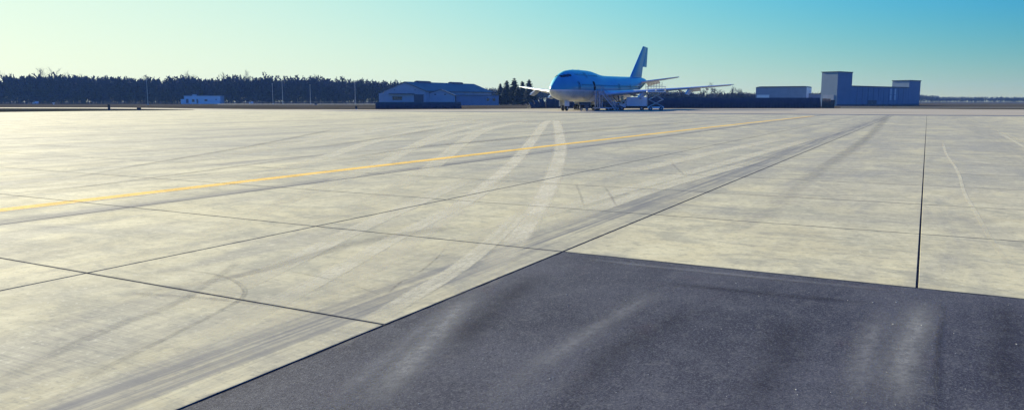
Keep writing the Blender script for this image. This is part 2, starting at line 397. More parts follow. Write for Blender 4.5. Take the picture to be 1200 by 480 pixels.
D_yel = decal_mat('worn_yellow_paint', (.68, .42, .09), 1.6, .0, .3, 1.2, 2.0, edge=(.02, .25), rag=.6)
D_cream = decal_mat('worn_cream_paint', (.78, .72, .52), .85, .2, .6, .5, 2.0, edge=(.05, .3))
D_light = decal_mat('pale_tyre_track', (.60, .545, .40), .85, .0, .5, .3, 2.0, edge=(0, .5), rag=.6)
D_faint = decal_mat('faint_pale_track', (.58, .53, .385), .75, .0, .5, .12, 3.0, rag=.5)
D_dark = decal_mat('dark_rubber_track', (.12, .12, .125), .42, .2, .6, .35, 3.0, edge=(0, .8), rag=.6)
D_soft = decal_mat('soft_dark_track', (.16, .155, .155), .36, .1, .6, .25, 3.0, edge=(0, .9), rag=.6)
D_crack = decal_mat('crack', (.07, .07, .075), .55, .3, .6, 2.0, 1.0, edge=(.1, .6))
D_dust = decal_mat('dust_on_asphalt', (.23, .225, .215), .75, .0, .5, .5, 1.5, edge=(0, 1.1), rag=.55, joints=False)
D_dustf = decal_mat('faint_dust_on_asphalt', (.19, .187, .19), .65, .0, .5, .5, 1.2, edge=(0, 1.2), rag=.6, joints=False)
D_tar = decal_mat('dark_band_on_asphalt', (.022, .023, .036), .42, .0, .5, .5, 1.5, edge=(0, 1.2), rag=.6, joints=False)
def G(*ps): return [gnd(*p) for p in ps]
for name, pts, w, w1, mm in (
    ('pale_tyre_track', ((646, 140.5), (638, 145), (627, 160), (605, 187), (565, 221), (524, 252), (456, 300), (380, 345), (300, 392), (180, 470)), 1.25, .42, D_light),
    ('pale_tyre_track', ((651, 140.5), (654, 150), (657, 170), (653, 192), (640, 225), (612, 270), (578, 315), (552, 342)), 1.25, .5, D_light),
    ('pale_tyre_track', ((612, 142), (570, 152), (545, 165), (505, 196), (440, 232), (330, 285)), 1.6, .5, D_faint),
    ('pale_tyre_track', ((590, 140), (540, 151), (505, 162), (450, 190), (360, 225), (240, 275), (60, 330)), 1.5, .5, D_faint),
    ('pale_tyre_track', ((560, 141), (500, 151), (440, 165), (330, 200), (150, 240)), 2.0, .5, D_faint),
    ('pale_tyre_track', ((540, 138), (470, 146), (380, 160), (250, 178)), 2.0, .8, D_faint),
    ('pale_tyre_track', ((960, 160), (860, 188), (760, 215), (640, 250), (540, 285), (430, 330)), .8, .45, D_faint),
    ('pale_tyre_track', ((900, 185), (790, 215), (690, 248), (620, 272)), .6, .5, D_faint),
    ('pale_tyre_track', ((930, 160), (840, 178), (760, 196), (660, 215)), 1.0, .7, D_faint),
    ('pale_tyre_track', ((600, 205), (540, 240), (470, 275), (390, 320), (290, 372), (160, 440)), .4, .35, D_faint),
    ('pale_tyre_track', ((560, 205), (500, 232), (420, 268), (330, 312), (200, 372)), .6, .4, D_faint),
    ('pale_tyre_track', ((620, 240), (585, 275), (540, 312), (470, 355), (380, 410)), .35, .3, D_faint),
    ('pale_tyre_track', ((625, 141), (590, 147), (530, 160), (470, 176), (380, 205)), 1.6, .7, D_faint),
    ('pale_tyre_track', ((575, 139), (520, 144), (450, 152), (350, 168), (220, 190)), 2.2, .9, D_faint),
    ('pale_scratch', ((1105, 164), (1108, 178), (1122, 200), (1130, 225), (1142, 246), (1165, 285), (1200, 330)), .13, .08, D_faint),
    ('pale_scratch', ((1168, 154), (1200, 172), (1260, 205)), .25, .2, D_faint),
    ('dark_tyre_track', ((1040, 136), (1030, 148), (1010, 166), (960, 200), (905, 245), (850, 300)), 1.5, .55, D_soft),
    ('dark_tyre_track', ((560, 262), (430, 282), (300, 318), (160, 345)), .5, .25, D_soft),
    ('dark_tyre_track', ((140, 342), (250, 350), (345, 362)), .14, .1, D_soft),
    ('dark_tyre_track', ((40, 482), (110, 438), (190, 398), (250, 368), (284, 348), (282, 334), (255, 322), (200, 314)), .10, .08, D_dark),
    ('dark_tyre_track', ((-10, 450), (60, 415), (140, 380), (215, 350), (290, 300)), .22, .16, D_soft),
    ('dark_tyre_track', ((400, 150), (300, 170), (150, 196), (0, 226)), .7, .4, D_dark),
    ('dark_tyre_track', ((400, 178), (300, 192), (150, 212), (-20, 234)), .4, .3, D_dark),
    ('dark_tyre_track', ((640, 160), (500, 172), (380, 190)), 1.0, .5, D_soft),
    ('dark_tyre_track', ((820, 142), (700, 152), (560, 166), (420, 176)), 1.4, 1.0, D_soft),
    ('dark_tyre_track', ((520, 150), (420, 166), (300, 180)), 1.4, .8, D_soft),
    ('skid_mark', ((674, 214), (680, 228), (684, 242)), .09, .07, D_soft),
    ('skid_mark', ((708, 218), (716, 230), (723, 243)), .09, .07, D_soft),
    ('skid_mark', ((786, 190), (796, 200), (804, 206)), .12, .1, D_soft),
    ('crack', ((448, 348), (456, 342), (470, 330), (492, 318), (512, 302), (522, 290)), .045, .03, D_crack),
    ('crack', ((340, 318), (400, 330), (452, 348)), .035, .02, D_crack)):
    strip(name, G(*pts), w, mm, w1=w1, fade=.05 if mm is D_light else .2, fade1=.14 if mm is D_light and len(pts) > 9 else None)
strip('yellow_line', [uv(-6, -15.62), uv(40, -15.60), uv(75, -15.3), uv(118, -14.4)], .56, D_yel, fade=0)
strip('cream_line', [uv(-6, -15.36), uv(8, -15.37), uv(16, -15.4), uv(26, -15.46)], .16, D_cream, fade=.3)
ASP = bpy.data.objects['asphalt_pavement']
for pts, w, w1, mm in (
    (((566, 337), (548, 350), (520, 380), (480, 425), (420, 490)), .62, .5, D_dust),
    (((520, 362), (470, 405), (410, 455), (370, 490)), .35, .3, D_dustf),
    (((780, 335), (720, 372), (660, 410), (600, 450), (540, 490)), .45, .4, D_dustf),
    (((1085, 350), (1075, 380), (1062, 420), (1050, 490)), .5, .5, D_dust),
    (((1040, 362), (1020, 400), (1010, 440), (990, 490)), .5, .4, D_dustf),
    (((1098, 350), (1106, 368), (1100, 400), (1098, 490)), .10, .12, D_tar),
    (((640, 318), (600, 345), (560, 380), (520, 430)), .6, .5, D_tar),
    (((760, 330), (860, 340), (980, 352), (1040, 356)), .35, .3, D_tar),
    (((930, 370), (920, 400), (900, 440), (870, 490)), .7, .6, D_tar),
    (((820, 360), (740, 400), (690, 440), (650, 490)), .5, .5, D_tar),
    (((1180, 352), (1180, 390), (1180, 440), (1190, 490)), .5, .5, D_tar),
    (((660, 300), (760, 312), (900, 326), (1080, 344)), .22, .22, D_dustf)):
    strip('dust_track' if mm is not D_tar else 'dark_patch', G(*pts), w, mm, ASP, w1=w1, fade=.25)
def gravel():
    bm = bmesh.new()
    for k in range(230):
        p = uv(R.uniform(1, 9.3), R.uniform(-4.2, 7)); r = R.choice((.003, .003, .004, .005, .006)) * R.uniform(.7, 1.2)
        m = Matrix.Translation((p.x, p.y, r * .5 + .002)) @ Matrix.Rotation(R.uniform(0, 6), 4, 'Z') @ Matrix.Diagonal((r * R.uniform(.8, 1.8), r, r * .6, 1))
        bmesh.ops.create_icosphere(bm, subdivisions=1, radius=1, matrix=m)
    tag(obj('loose_gravel', bm, mat('pale_gravel', (.42, .40, .34), .8, var=.3, scale=9)), 'scattered pale grit lying on the dark asphalt', 'gravel', kind='stuff')
gravel()

# ------------------------------------------------------------------ woods (bare winter trees)
def tree_tris(seed, h, spread=.28, depth=4, thick=.018, low=.25):
    """bare deciduous tree as thin three-sided limbs: returns (trunk segs, crown segs) of (p, q, r0, r1)"""
    r = random.Random(seed); trunk = []; crown = []
    def grow(p, d, L, rad, lev):
        n = 3 if lev == 0 else 2
        for k in range(n):
            q = p + d * (L / n); r1 = rad * (.8 if lev else .78)
            (trunk if lev == 0 else crown).append((p, q, rad, r1))
            if lev < depth and (lev or k >= 0):
                for _ in range((3 if lev == 0 else 2) + (lev >= 2)):
                    a = r.uniform(0, 2 * pi); tilt = r.uniform(.45, .95) * (1.0 if lev else .9)
                    side = d.orthogonal().normalized(); side.rotate(Matrix.Rotation(a, 3, d))
                    nd_ = (d * cos(tilt) + side * sin(tilt) + Vector((0, 0, .25))).normalized()
                    if lev == 0 and k == 0 and r.random() > low: continue
                    grow(q - d * r.uniform(0, L / n * .5), nd_, L * r.uniform(.42, .62), max(rad * .5, .02), lev + 1)
            p = q; rad = r1; d = (d + Vector((r.uniform(-.1, .1), r.uniform(-.1, .1), .06))).normalized()
    grow(Vector((0, 0, 0)), Vector((r.uniform(-.04, .04), r.uniform(-.04, .04), 1)).normalized(), h * .62, h * thick, 0)
    return trunk, crown
def segs_data(segs, n=3, minr=0):
    V = []; Fc = []
    for p, q, r0, r1 in segs:
        d = (q - p).normalized(); a = d.orthogonal().normalized(); b = d.cross(a); i0 = len(V)
        r0 = max(r0, minr); r1 = max(r1, minr * .7)
        for c, rr in ((p, r0), (q, r1)):
            for i in range(n): V.append(c + (a * cos(2 * pi * i / n) + b * sin(2 * pi * i / n)) * rr)
        for i in range(n): j = (i + 1) % n; Fc.append((i0 + i, i0 + j, i0 + n + j, i0 + n + i))
    return V, Fc
def mesh_from(name, V, Fc, m):
    me = bpy.data.meshes.new(name); me.from_pydata([tuple(v) for v in V], [], Fc); me.materials.append(m); me.update(); return me
def ribbon_data(segs, minr, keep=1.0, seed=0):
    """trunk as a three-sided limb, twigs as thin blades set at random angles"""
    r = random.Random(seed); V, Fc = segs_data(segs[:3], 3, minr)
    for p, q, r0, r1 in segs[3:]:
        if r.random() > keep: continue
        d = (q - p).normalized(); a = d.orthogonal().normalized(); a.rotate(Matrix.Rotation(r.uniform(0, 6.28), 3, d)); r0, r1 = max(r0, minr), max(r1, minr * .6); i = len(V)
        V += [p - a * r0, p + a * r0, q + a * r1, q - a * r1]; Fc.append((i, i + 1, i + 2, i + 3))
    return V, Fc
SEG = [sum(tree_tris(s, 1.0, depth=3, thick=.008), []) for s in range(7)]
PROTO = [ribbon_data(g, .0026, 1.0, i) for i, g in enumerate(SEG)] + [ribbon_data(g, .0045, .45, i) for i, g in enumerate(SEG)]      # near detail, then coarse
import numpy as np
PROTO = [(np.array([tuple(v) for v in pv]), np.array(pf)) for pv, pf in PROTO]
def wood(name, label, spots, m):
    V = []; Fc = []; i0 = 0
    for (x, y, z, h, w, k) in spots:
        pv, pf = PROTO[k]; a = R.uniform(0, 6.28); ca, sa = cos(a) * h * w, sin(a) * h * w
        V.append(np.stack([x + pv[:, 0] * ca - pv[:, 1] * sa, y + pv[:, 0] * sa + pv[:, 1] * ca, z + pv[:, 2] * h], 1)); Fc.append(pf + i0); i0 += len(pv)
    V = np.concatenate(V); Fc = np.concatenate(Fc).astype(np.int32); me = bpy.data.meshes.new(name)
    me.vertices.add(len(V)); me.vertices.foreach_set('co', V.ravel()); me.loops.add(Fc.size); me.loops.foreach_set('vertex_index', Fc.ravel())
    me.polygons.add(len(Fc)); me.polygons.foreach_set('loop_start', np.arange(0, Fc.size, 4, dtype=np.int32)); me.update(calc_edges=True); me.materials.append(m)
    pass
    return tag(obj(name, me, None), label, 'woods', kind='stuff')
def interp(tab, x):
    for (a, b), (c, d) in zip(tab, tab[1:]):
        if x <= c: return b + (d - b) * max(0, min(1, (x - a) / (c - a)))
    return tab[-1][1]
def wood_spots(px0, px1, D0, D1, top, n, jit=.14):
    out = []
    for i in range(n):
        px = R.uniform(px0, px1); D = R.uniform(D0, D1); yt = interp(top, px)
        h = (hz(yt, (D0 + D1) / 2)) * R.uniform(1 - jit * 1.8, 1 + jit * .45) / .97; p = at(px, D, -.12)
        out.append((p.x, p.y, -.12, h, R.uniform(.8, 1.25), R.randrange(7)))
    return out
TOPL = [(-150, 93), (0, 94.5), (60, 92.5), (130, 95), (190, 96), (225, 93.5), (250, 96.5), (290, 93.5), (330, 94.5), (420, 97.5), (445, 98.5), (480, 101), (560, 104.5), (700, 106)]
sp = wood_spots(-160, 470, 700, 775, TOPL, 1250, .2)
for i in range(1700):                                              # undergrowth and saplings along the edge of the wood
    p = at(R.uniform(-160, 470), R.uniform(694, 770)); sp.append((p.x, p.y, -.12, R.choice((R.uniform(3, 6), R.uniform(5, 14))), R.uniform(1.4, 2.8), 7 + R.randrange(7)))
wood('winter_woods', 'long wall of bare dark winter woods along the left horizon', sp, M['bark'])
sp = wood_spots(470, 660, 820, 880, [(470, 103), (560, 105), (660, 107)], 420, .1)
sp += wood_spots(760, 970, 560, 640, [(760, 108.5), (800, 108.5), (820, 109.5), (850, 110), (890, 109.5), (970, 110)], 420, .1)
for i in range(500):
    p = at(R.uniform(760, 975), R.uniform(555, 640)); sp.append((p.x, p.y, -.12, R.uniform(4, 8), R.uniform(1.3, 2.0), R.randrange(7)))
wood('winter_thicket', 'low bare woods behind the hangar and the long dark fence', [q[:5] + (q[5] + 7,) for q in sp], M['bark'])
sp = wood_spots(1070, 1480, 1150, 1290, [(1070, 111.5), (1085, 112.5), (1110, 114), (1300, 114.5), (1480, 114)], 1000, .12)
for i in range(600):
    p = at(R.uniform(1065, 1480), R.uniform(1145, 1290)); sp.append((p.x, p.y, -.12, R.uniform(4, 7), R.uniform(1.3, 2.2), R.randrange(7)))
wood('distant_woods', 'thin dark line of distant woods at the right horizon', [q[:5] + (q[5] + 7,) for q in sp], M['bark'])
def bare_tree(px, ytop, D, seed, label, w=1.0, group='bare trees that stand out of the woods'):
    h = hz(ytop, D) / .97; t = thing('bare_tree', label, 'tree', at(px, D, -.12), R.uniform(0, 6), group)
    tr, cr = tree_tris(seed, h, depth=4, thick=.0075)
    obj('trunk', mesh_from('trunk', *segs_data(tr, 5), M['bark']), None, t)
    c = obj('crown', mesh_from('crown', *segs_data(cr, 3, .03), M['bark']), None, t); c.scale = (w, w, 1)
for a in ((12, 88.5, 705, 21, 'bare tree with a forked top above the woods, nearest the left border', .9),
          (64, 83.5, 702, 22, 'tallest bare tree of the left woods, spreading crown against the sky', 1.3),
          (91, 89.5, 704, 23, 'bare tree rising right beside the tallest tree of the left woods', 1.0),
          (172, 90.5, 708, 24, 'bare tree just behind the left light pole, poking above the woods', .9),
          (221, 88, 703, 25, 'bare tree crown above the low white building', 1.2),
          (265, 90, 706, 26, 'bare tree between the white building and the paired poles', 1.0),
          (291, 87.5, 704, 27, 'spiky bare tree just left of the paired poles', .9),
          (364, 92, 706, 28, 'bare tree above the woods behind the thin pole', 1.0),
          (472, 100, 640, 29, 'bare tree top showing just left of the hangar gable', 1.0)): bare_tree(*a)
for a in ((836, 102.5, 520, 31, 'round bare tree under the wing tip, behind the dark fence', 1.5),
          (822, 106, 530, 32, 'smaller bare tree left of the round one under the wing tip', 1.2),
          (860, 103.5, 560, 33, 'left of two slim bare trees beyond the wing tip', .9),
          (868, 103.8, 556, 34, 'right of two slim bare trees beyond the wing tip', 1.0)): bare_tree(*a, group='bare trees behind the long fence')

# ------------------------------------------------------------------ spruces
def spruce(px, ytop, D, label, seed, wd=.2):
    r = random.Random(seed); h = hz(ytop, D); t = thing('spruce_tree', label, 'tree', at(px, D, -.12), r.uniform(0, 6), 'spruces between the hangar and the aircraft')
    obj('trunk', tb([((0, 0, 0), (0, 0, h * .95), h * .016, .03)], .1, 7), M['bark'], t)
    bm = bmesh.new(); z = h * .10
    while z < h * .985:
        q = 1 - z / h; L0 = h * wd * (q ** .55 + .03) * r.uniform(.72, 1.12); n = int(7 + 9 * q)
        for k in range(n):
            a = r.uniform(0, 2 * pi); L = L0 * r.uniform(.6, 1.1); dr = L * r.uniform(.05, .38); c, s = cos(a), sin(a); wq = L * r.uniform(.2, .34) + .2
            st = 4; prev = None
            for i in range(st + 1):
                f = i / st; zz = z - dr * f * f + L * .10 * f ** 4; ww = wq * (1 - f) ** .6 * (.6 + .8 * min(f * 3, 1)) + .03; jj = r.uniform(-.12, .12)
                cur = [bm.verts.new((c * L * f - s * ww, s * L * f + c * ww, zz - .25 * ww + jj)), bm.verts.new((c * L * f, s * L * f, zz + .12 * ww)), bm.verts.new((c * L * f + s * ww, s * L * f - c * ww, zz - .25 * ww - jj))]
                if prev:
                    for e in (0, 1): bm.faces.new((prev[e], prev[e + 1], cur[e + 1], cur[e]))
                prev = cur
        z += h * r.uniform(.012, .024)
    obj('crown', bm, M['needles'], t)
for i, a in enumerate(((586.5, 97.3, 470, 'leftmost spruce of the row, short with a thin tip', .34), (594, 93.6, 476, 'second spruce from the left, ragged narrow top', .34),
          (602.5, 90.6, 472, 'tallest spruce, in the middle of the row', .34), (612, 94.4, 480, 'spruce just right of the tallest, behind the far wing tip', .34),
          (620, 92.2, 474, 'right spruce of the row, broad top over the far wing', .34), (607, 101, 466, 'low spruce filling the gap under the tallest', .42),
          (590.5, 103, 464, 'low bushy spruce at the left foot of the row', .34), (627, 104, 470, 'lowest spruce at the right foot of the row beside the nose', .34))):
    spruce(*a[:4], 60 + i, a[4])

# ------------------------------------------------------------------ buildings
def bldg(name, label, px, D, rz, cat='building'): return thing(name, label, cat, at(px, D, -.12), rz)
def big_hangar():
    D = 380; a = radians(40)                       # facade runs right and away
    t = bldg('tall_hangar', 'large blue grey metal hangar with a tall tower and a raised end block', 980, D, a)
    zt, zl, zr = hz(83.3, D), hz(100.2, D + 12), hz(93.6, D + 53)
    s = D / F
    w1, w2, w3 = 14.9, 81.8, 96.8                  # along the facade: tower end, start of end block, end
    d1 = 8.4                                      # tower depth (left face)
    obj('tower', bx((0, 0, 0), (w1, d1, zt - .35)), M['walld'], t)
    r = obj('roof_trim', bx((-.25, -.25, zt - .347), (w1 + .25, d1 + .25, zt)), M['trim'], t)
    obj('hall', bx((w1 + .004, .05, 0), (w2 - .004, 9, zl - .4)), M['walld'], t)
    obj('roof_trim', bx((w1 + .26, -.2, zl - .397), (w2 - .26, 9.2, zl)), M['trim'], t)
    obj('end_block', bx((w2, 0, 0), (w3, 9.4, zr - .4)), M['walld'], t)
    obj('roof_trim', bx((w2 - .25, -.25, zr - .397), (w3 + .25, 9.65, zr)), M['trim'], t)
    for x in (58.6, 63.9):
        for z0, z1 in ((zl * .30, zl * .56), (zl * .60, zl * .88)):
            w = obj('window', bx((x, -.05, z0), (x + 1.7, .04, z1)), M['whitep'], t)
            obj('pane', bx((x + .15, -.075, z0 + .15), (x + 1.55, -.052, z1 - .15)), M['sheen'], w)
    g = obj('door', bx((33, -.12, 0), (43, .04, zl * .28)), M['trim'], t)
    obj('handle', bx((37.8, -.2, 1.1), (38.2, -.125, 1.4)), M['steel'], g)
    for x in (4, ): obj('door', bx((-.12, 1.5, 0), (.02, 7.0, 5.5)), M['wallg'], t)
    obj('base_strip', bx((-.04, -.04, 0), (w1, .0, .9), (w1 + .01, -.04, 0), (w2 - .01, .045, .9), (w2, -.04, 0), (w3, 0, .9)), M['trim'], t)
    for x in [w1 + 6 * k for k in range(1, 11)]: obj('downpipe', bx((x, -.10, 1), (x + .18, .045, zl - .45)), M['wallg'], t)
M['sheen'] = mat('window_sheen', (.55, .6, .6), .25, var=.1, scale=1)  # pale colour paints the reflection on the hall panes; headlights share it
big_hangar()
def flat_shed():
    D = 430; zt = hz(101.2, D); a = radians(-30)
    L = 26.8
    t = bldg('flat_roofed_shed', 'flat roofed dark grey shed behind the fence, left of the tall hangar', 885, D, a)
    obj('wall', bx((0, 0, 0), (L, 17, zt - .5)), M['wallg'], t)
    obj('roof', pr([(-.3, zt - .49), (L + .3, zt - .49), (L - .8, zt), (2.2, zt)], -.3, 17.3), M['trim'], t)
    obj('pale_end_sheet', bx((L + .003, .3, .5), (L + .06, 16.7, zt - .7)), M['whitep'], t)  # paler sheet covers the right end wall
    obj('roller_door', bx((.7, -.10, .3), (7.4, -.003, hz(111, D))), M['whitep'], t)
    obj('annex', bx((L + .07, 8, 0), (L + 14, 13.5, hz(110.2, D))), M['wallg'], t)
    obj('annex_roof', bx((L + .07, 7.7, hz(110.2, D) + .003), (L + 14.2, 13.8, hz(109.6, D))), M['trim'], t)
flat_shed()
def old_hangar():
    D = 450; s = D / F / 1.0
    rz = radians(-14)
    t = bldg('gabled_hangar', 'old gabled hangar with a side gable and long low wing, behind the short fence', 450, D, 0)
    X = lambda px: (px - 450) * s
    ze, zp = hz(106.6, D), hz(96.3, D)
    A, Bq = X(450), X(498.5); C = (A + Bq) / 2
    # main hall runs back to the right: front gable polygon swept along dir
    dv = Vector((37, 60, 0))
    def sweep(poly, y0, off=dv, m=None, nm='wall', f0=0.0, par=None):
        bm = bmesh.new(); P0 = [Vector((x, y0, z)) + off * f0 for x, z in poly]; P1 = [p + off * (1 - f0) for p in P0]
        V0 = [bm.verts.new(p) for p in P0]; V1 = [bm.verts.new(p) for p in P1]; n = len(poly)
        for i in range(n): bm.faces.new((V0[i], V0[(i + 1) % n], V1[(i + 1) % n], V1[i]))
        bm.faces.new(V0[::-1]); bm.faces.new(V1); return obj(nm, bm, m, par or t)
    sweep([(A, 0), (Bq, 0), (Bq, ze), (C, zp), (A, ze)], 0, m=M['wallw'])
    rf = sweep([(A - .5, ze - .2), (C, zp + .05), (Bq + .5, ze - .2), (Bq + .5, ze + .15), (C, zp + .45), (A - .5, ze + .15)], -.5, off=dv * 1.02, m=M['roof'], nm='roof')
    for f in (.16, .64):
        c = Vector((C, 0, zp + .35)) + dv * f
        sweep([(C - 1.3, zp + .1), (C + 1.3, zp + .1), (C + 1.3, zp + .9), (C, zp + 1.25), (C - 1.3, zp + .9)], 0, off=dv * .17, m=M['trim'], nm='ridge_vent', par=rf).location = dv * f
    obj('lean_to', pr([(X(444), 0), (A - .004, 0), (A - .004, hz(108.2, D)), (X(444), hz(109.5, D))], .5, 14), M['wallw'], t)
    dr = obj('sliding_door', bx((X(485), -.16, 0), (X(496), -.004, hz(111, D))), M['trim'], t)
    obj('rail', bx((X(483), -.25, hz(110.9, D)), (X(497), -.165, hz(110.5, D))), M['darksteel'], dr)
    obj('canopy', bx((X(456), -1.2, hz(109.9, D)), (X(486), -.004, hz(109.3, D))), M['trim'], t)
    w = obj('window', bx((X(460), -.10, hz(117, D)), (X(471.2), -.004, hz(112.8, D))), M['trim'], t)
    for k in range(4): obj('pane', bx((X(460.5 + k * 2.7), -.13, hz(116.6, D)), (X(462.7 + k * 2.7), -.103, hz(113.2, D))), M['glass'], w)
    for px in (461.7, 485.5): obj('vent', bx((X(px), -.1, hz(105.7, D)), (X(px + 1.8), -.004, hz(105, D))), M['trim'], t)
    # side gable in front of the long roof
    g0, g1 = X(499), X(532); gc = X(515.5)
    obj('side_gable', pr([(g0 + .3, 0), (g1, 0), (g1, hz(112, D)), (gc, hz(105, D)), (g0 + .3, hz(109.8, D))], 3, 15), M['wallw'], t)
    obj('side_gable_roof', pr([(g0 + .3, hz(109.7, D)), (gc, hz(104.9, D)), (g1 + .4, hz(112.1, D)), (g1 + .4, hz(111.6, D)), (gc, hz(104.2, D)), (g0 + .3, hz(109, D))], 2.6, 15.4), M['roof'], t)
    for px in (508, 519.5):
        w = obj('window', bx((X(px), 2.9, hz(111, D)), (X(px + 2.2), 2.996, hz(109.9, D))), M['trim'], t); obj('pane', bx((X(px + .25), 2.86, hz(110.85, D)), (X(px + 1.95), 2.897, hz(110.05, D))), M['glass'], w)
    obj('low_wing', bx((g1 + .45, 6, 0), (X(583), 30, hz(111.6, D))), M['wallg'], t)
    obj('low_wing_roof', bx((g1 + .42, 5.7, hz(111.6, D) + .003), (X(583.3), 30.3, hz(110.9, D))), M['roof'], t)
    for k in (4, 5): obj('window', bx((X(541 + 7 * k), 5.9, hz(118, D)), (X(544 + 7 * k), 5.996, hz(115, D))), M['glass'], t)
old_hangar()
def white_building():
    D = 690; s = D / F; X = lambda px: (px - 216) * s; zt = hz(112.6, D)
    t = bldg('white_office', 'low white flat roofed building in front of the left woods', 216, D, 0)
    obj('wall', bx((0, 0, 0), (X(258), 10, zt)), M['whitep'], t)
    obj('parapet', bx((-.2, -.2, zt + .002), (X(258) + .2, 10.2, zt + .35)), M['whitep'], t)
    obj('annex', bx((X(211.5), 1, 0), (-.21, 8, hz(116, D))), M['whitep'], t)
    obj('rooftop_unit', bx((X(224), 3, zt + .36), (X(228), 6, zt + 1.5)), M['greyp'], t)
    for px, w_, y0, y1 in ((218.3, 2.7, 120.6, 116), (225.2, 2.8, 119.4, 116.2), (230.4, 1.8, 120.8, 116), (239.8, 3.2, 118.3, 116.3), (252.5, 1.5, 117, 116)):
        b = obj('window' if y0 < 120 else 'door', bx((X(px), -.12, max(0.1, hz(y0, D))), (X(px + w_), -.003, hz(y1, D))), M['trim'], t)
        if y0 < 120: obj('pane', bx((X(px) + .2, -.16, hz(y0, D) + .2), (X(px + w_) - .2, -.123, hz(y1, D) - .2)), M['glass'], b)
    for k, px in enumerate((247, 251, 254)): pass
white_building()

# ------------------------------------------------------------------ poles, fences, small field items
def light_pole(px, ytop, ybase, D, label, arm=0):
    h = hz(ytop, D); t = thing('light_pole', label, 'pole', at(px, D, -.12), 0, 'poles in front of the left woods')
    obj('pole', tb([((0, 0, 0), (0, 0, h), .2, .12)], .2, 8), M['steel'], t)
    obj('base', bx((-.5, -.5, 0), (.5, .5, .5)), M['greyp'], t)
    hd = obj('lamp_head', bx((-.6, -.2, h - .1), (.6, .2, h + .15), bev=.08), M['steel'], t)
light_pole(173.5, 93.5, 0, 500, 'single pale pole left of the white building')
light_pole(320, 98, 0, 640, 'shorter left one of the two paired pale poles')
light_pole(331.5, 96.2, 0, 630, 'taller right one of the two paired pale poles')
light_pole(364, 99.5, 0, 640, 'thin dim pole right of the paired poles')
light_pole(416.5, 96, 0, 630, 'pale pole nearest the hangar, at the end of the woods')
def chain_fence():
    D = 520; a = at(258, D, -.12); b = at(441, D, -.12); n = 26
    t = thing('wire_fence', 'long low wire fence along the field edge before the woods', 'fence', a)
    d = b - a; pm = None
    for k in range(n + 1):
        p = d * (k / n)
        if pm is None:
            pm = bpy.data.meshes.new('post'); bm = tb([((0, 0, 0), (0, 0, 2.0))], .07, 6); bm.to_mesh(pm); bm.free()
        o = obj('post', pm, M['darksteel'], t); o.location = p
    for z in (.6, 1.2, 1.95): obj('wire', tb([((0, 0, z), (d.x, d.y, z))], .025, 5), M['steel'], t)
chain_fence()
def post_thing(name, label, cat, px, py, h, w, m=None, cap=None):
    t = thing(name, label, cat, gnd(px, py, 0))
    obj('post', bx((-w / 2, -w / 2, 0), (w / 2, w / 2, h), bev=w * .1), m or M['darksteel'], t); obj('base', bx((-w, -w, 0), (w, w, .12)), M['greyp'], t)
    if cap: obj('panel', bx((-cap, -.06, h - .05), (cap, .06, h + .45)), m or M['darksteel'], t)
    return t
post_thing('marker_post', 'dark upright marker post on the left turf island', 'post', 128, 129.6, 1.45, .42)
post_thing('edge_marker', 'small dark edge marker near the tip of the turf island', 'marker', 163, 129.3, .16, .5, cap=.5)
post_thing('edge_marker', 'small dark edge marker beside the concrete below the right pole', 'marker', 417.5, 128.2, .45, .35, cap=.3)
post_thing('edge_marker', 'dark bush built as a block in the grass below the thin dim pole', 'marker', 370, 122.9, 1.4, 1.3)  # plain block stands for a dark bush, not a marker
post_thing('field_sign', 'small pale sign in the grass before the left woods', 'sign', 63, 122.6, .8, .35, M['whitep'], .9)
def van(px, D, label):
    t = thing('parked_van', label, 'van', at(px, D, -.12), 0)
    body = pr([(-1.0, .45), (1.0, .45), (1.0, 1.3), (.8, 2.3), (-.8, 2.3), (-1.0, 1.3)], -2.4, 2.6)
    obj('body', body, M['whitep'], t); obj('bonnet', pr([(-.98, .45), (.98, .45), (.95, 1.25), (-.95, 1.25)], -3.2, -2.403), M['whitep'], t)
    obj('windscreen', bx((-.8, -2.45, 1.4), (.8, -2.41, 2.1)), M['glass'], t)
    for x in (-.95, .95):
        for y in (-2.3, 1.7):
            w = obj('wheel', wheel_mesh('tyre', .42, .25, 14), M['rubber'], t); w.rotation_euler.z = pi / 2; w.location = (x, y, .42)
van(42, 640, 'white van parked before the woods near the left border')
van(294.5, 640, 'white van parked before the woods left of the paired poles')

